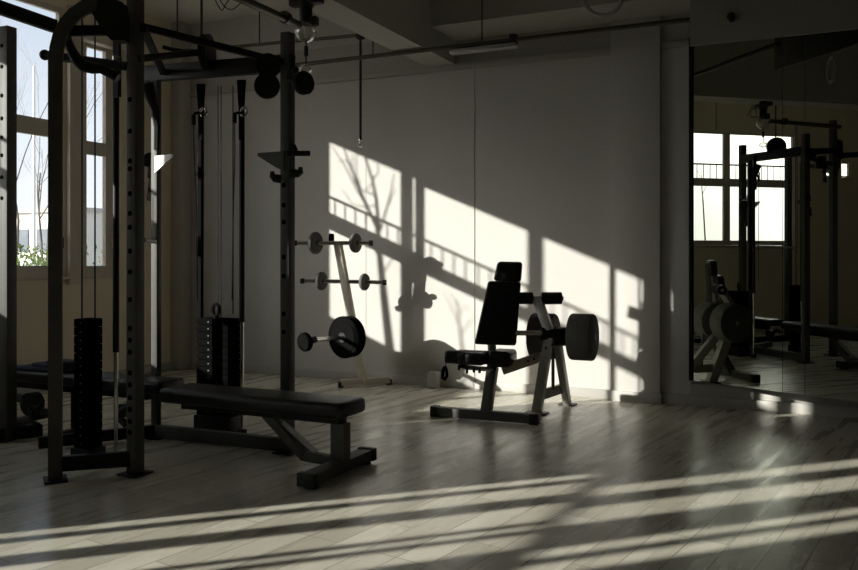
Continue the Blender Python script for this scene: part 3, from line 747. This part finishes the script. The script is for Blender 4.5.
# shrubs below the sill line
for i, (px, d) in enumerate(((20, 11.4), (33, 13.2), (45, 15.0))):
    c = at(px, 262, d); mb = MB(); rnd = random.Random(50 + i)
    for k in range(1300):
        p = V((max(-.8, min(.8, rnd.gauss(0, .4))), max(-.8, min(.8, rnd.gauss(0, .4))), rnd.uniform(-2.7, .25)))
        a_ = Euler((rnd.uniform(0, 6), rnd.uniform(0, 6), rnd.uniform(0, 6))).to_matrix(); s_ = rnd.uniform(.025, .06)
        vs = [mb.bm.verts.new(V((c.x, c.y, c.z)) + p + a_ @ V(q)) for q in ((-s_, 0, 0), (0, -s_ * .5, 0), (s_, 0, 0), (0, s_ * .5, 0))]
        mb.bm.faces.new(vs)
    tag(mb.build('shrub', 'leaf', loc=(c.x, c.y, -1.5)), ('leafy green shrub outside at the left edge of the near window', 'leafy green shrub outside at the middle of the near window', 'leafy green shrub outside right in the near window')[i], 'shrub', 'shrubs outside the window')

ms = at(34, 200, 24)
tag(MB().cyl((ms.x, ms.y, -1.5), (ms.x, ms.y, 6.8), .06, .035, n=10).cyl((ms.x, ms.y, -1.5), (ms.x, ms.y, -1.2), .12, n=10).build('white_mast', 'white', loc=(ms.x, ms.y, -1.5)), 'slim white mast outside, upright in the middle of the near window', 'mast')

# ================================================================== LIGHT
sun = bpy.data.lights.new('sun', 'SUN'); sun.energy = 9.8; sun.angle = math.radians(.45); sun.color = (1., .955, .87)
so = bpy.data.objects.new('sun', sun); COL.objects.link(so)
so.rotation_euler = V((1, 1, -.418)).to_track_quat('-Z', 'Y').to_euler(); so.location = (-20, -12, 10)
wd = bpy.data.worlds.new('sky'); SC.world = wd; wd.use_nodes = True; nt = wd.node_tree
bg = nt.nodes['Background']; tc = nt.nodes.new('ShaderNodeTexCoord'); sx = nt.nodes.new('ShaderNodeSeparateXYZ'); cr = nt.nodes.new('ShaderNodeValToRGB')
nt.links.new(tc.outputs['Generated'], sx.inputs[0]); nt.links.new(sx.outputs['Z'], cr.inputs['Fac']); nt.links.new(cr.outputs['Color'], bg.inputs['Color'])
e = cr.color_ramp.elements
e[0].position = 0.; e[0].color = (.95, .96, .97, 1)
e[1].position = .30; e[1].color = (.55, .64, .78, 1)
e.new(.12).color = (.84, .89, .95, 1); e.new(.65).color = (.34, .42, .52, 1)
bg.inputs['Strength'].default_value = 1.25
nt.links.remove(bg.inputs['Color'].links[0])
dt = nt.nodes.new('ShaderNodeVectorMath'); dt.operation = 'DOT_PRODUCT'; dt.inputs[1].default_value = (-.678, -.678, .284)
nt.links.new(tc.outputs['Generated'], dt.inputs[0])
mxn = nt.nodes.new('ShaderNodeMath'); mxn.operation = 'MAXIMUM'; mxn.inputs[1].default_value = 0.; nt.links.new(dt.outputs['Value'], mxn.inputs[0])
pw = nt.nodes.new('ShaderNodeMath'); pw.operation = 'POWER'; pw.inputs[1].default_value = 4.; nt.links.new(mxn.outputs[0], pw.inputs[0])
gs = nt.nodes.new('ShaderNodeVectorMath'); gs.operation = 'SCALE'; gs.inputs[0].default_value = (1.1, 1.05, .95); nt.links.new(pw.outputs[0], gs.inputs['Scale'])
ad = nt.nodes.new('ShaderNodeVectorMath'); ad.operation = 'ADD'; nt.links.new(cr.outputs['Color'], ad.inputs[0]); nt.links.new(gs.outputs['Vector'], ad.inputs[1])
pw2 = nt.nodes.new('ShaderNodeMath'); pw2.operation = 'POWER'; pw2.inputs[1].default_value = 55.; nt.links.new(mxn.outputs[0], pw2.inputs[0])
g2s = nt.nodes.new('ShaderNodeVectorMath'); g2s.operation = 'SCALE'; g2s.inputs[0].default_value = (11.5, 11.0, 9.9); nt.links.new(pw2.outputs[0], g2s.inputs['Scale'])
ad2 = nt.nodes.new('ShaderNodeVectorMath'); ad2.operation = 'ADD'; nt.links.new(ad.outputs['Vector'], ad2.inputs[0]); nt.links.new(g2s.outputs['Vector'], ad2.inputs[1])
nt.links.new(ad2.outputs['Vector'], bg.inputs['Color'])

# ================================================================== CAMERA
cam = bpy.data.cameras.new('camera'); co = bpy.data.objects.new('camera', cam); COL.objects.link(co)
co.location = (0, 0, CAMH); co.rotation_euler = (PI / 2, 0, YAW)
cam.sensor_fit = 'HORIZONTAL'; cam.sensor_width = 36; cam.lens = 36 * FPX / 858; cam.shift_y = -(285 - HORIZON) / 858; cam.shift_x = 0
cam.clip_start = .05; cam.clip_end = 300
SC.camera = co
SC.view_settings.view_transform = 'Standard'; SC.view_settings.look = 'None'; SC.view_settings.gamma = 1; SC.view_settings.exposure = 0.
SC.view_settings.use_curve_mapping = False
SC.cycles.max_bounces = 10; SC.cycles.diffuse_bounces = 7; SC.cycles.glossy_bounces = 5; SC.cycles.transparent_max_bounces = 12
SC.cycles.sample_clamp_indirect = 6.
SC.cycles.caustics_reflective = False; SC.cycles.caustics_refractive = False
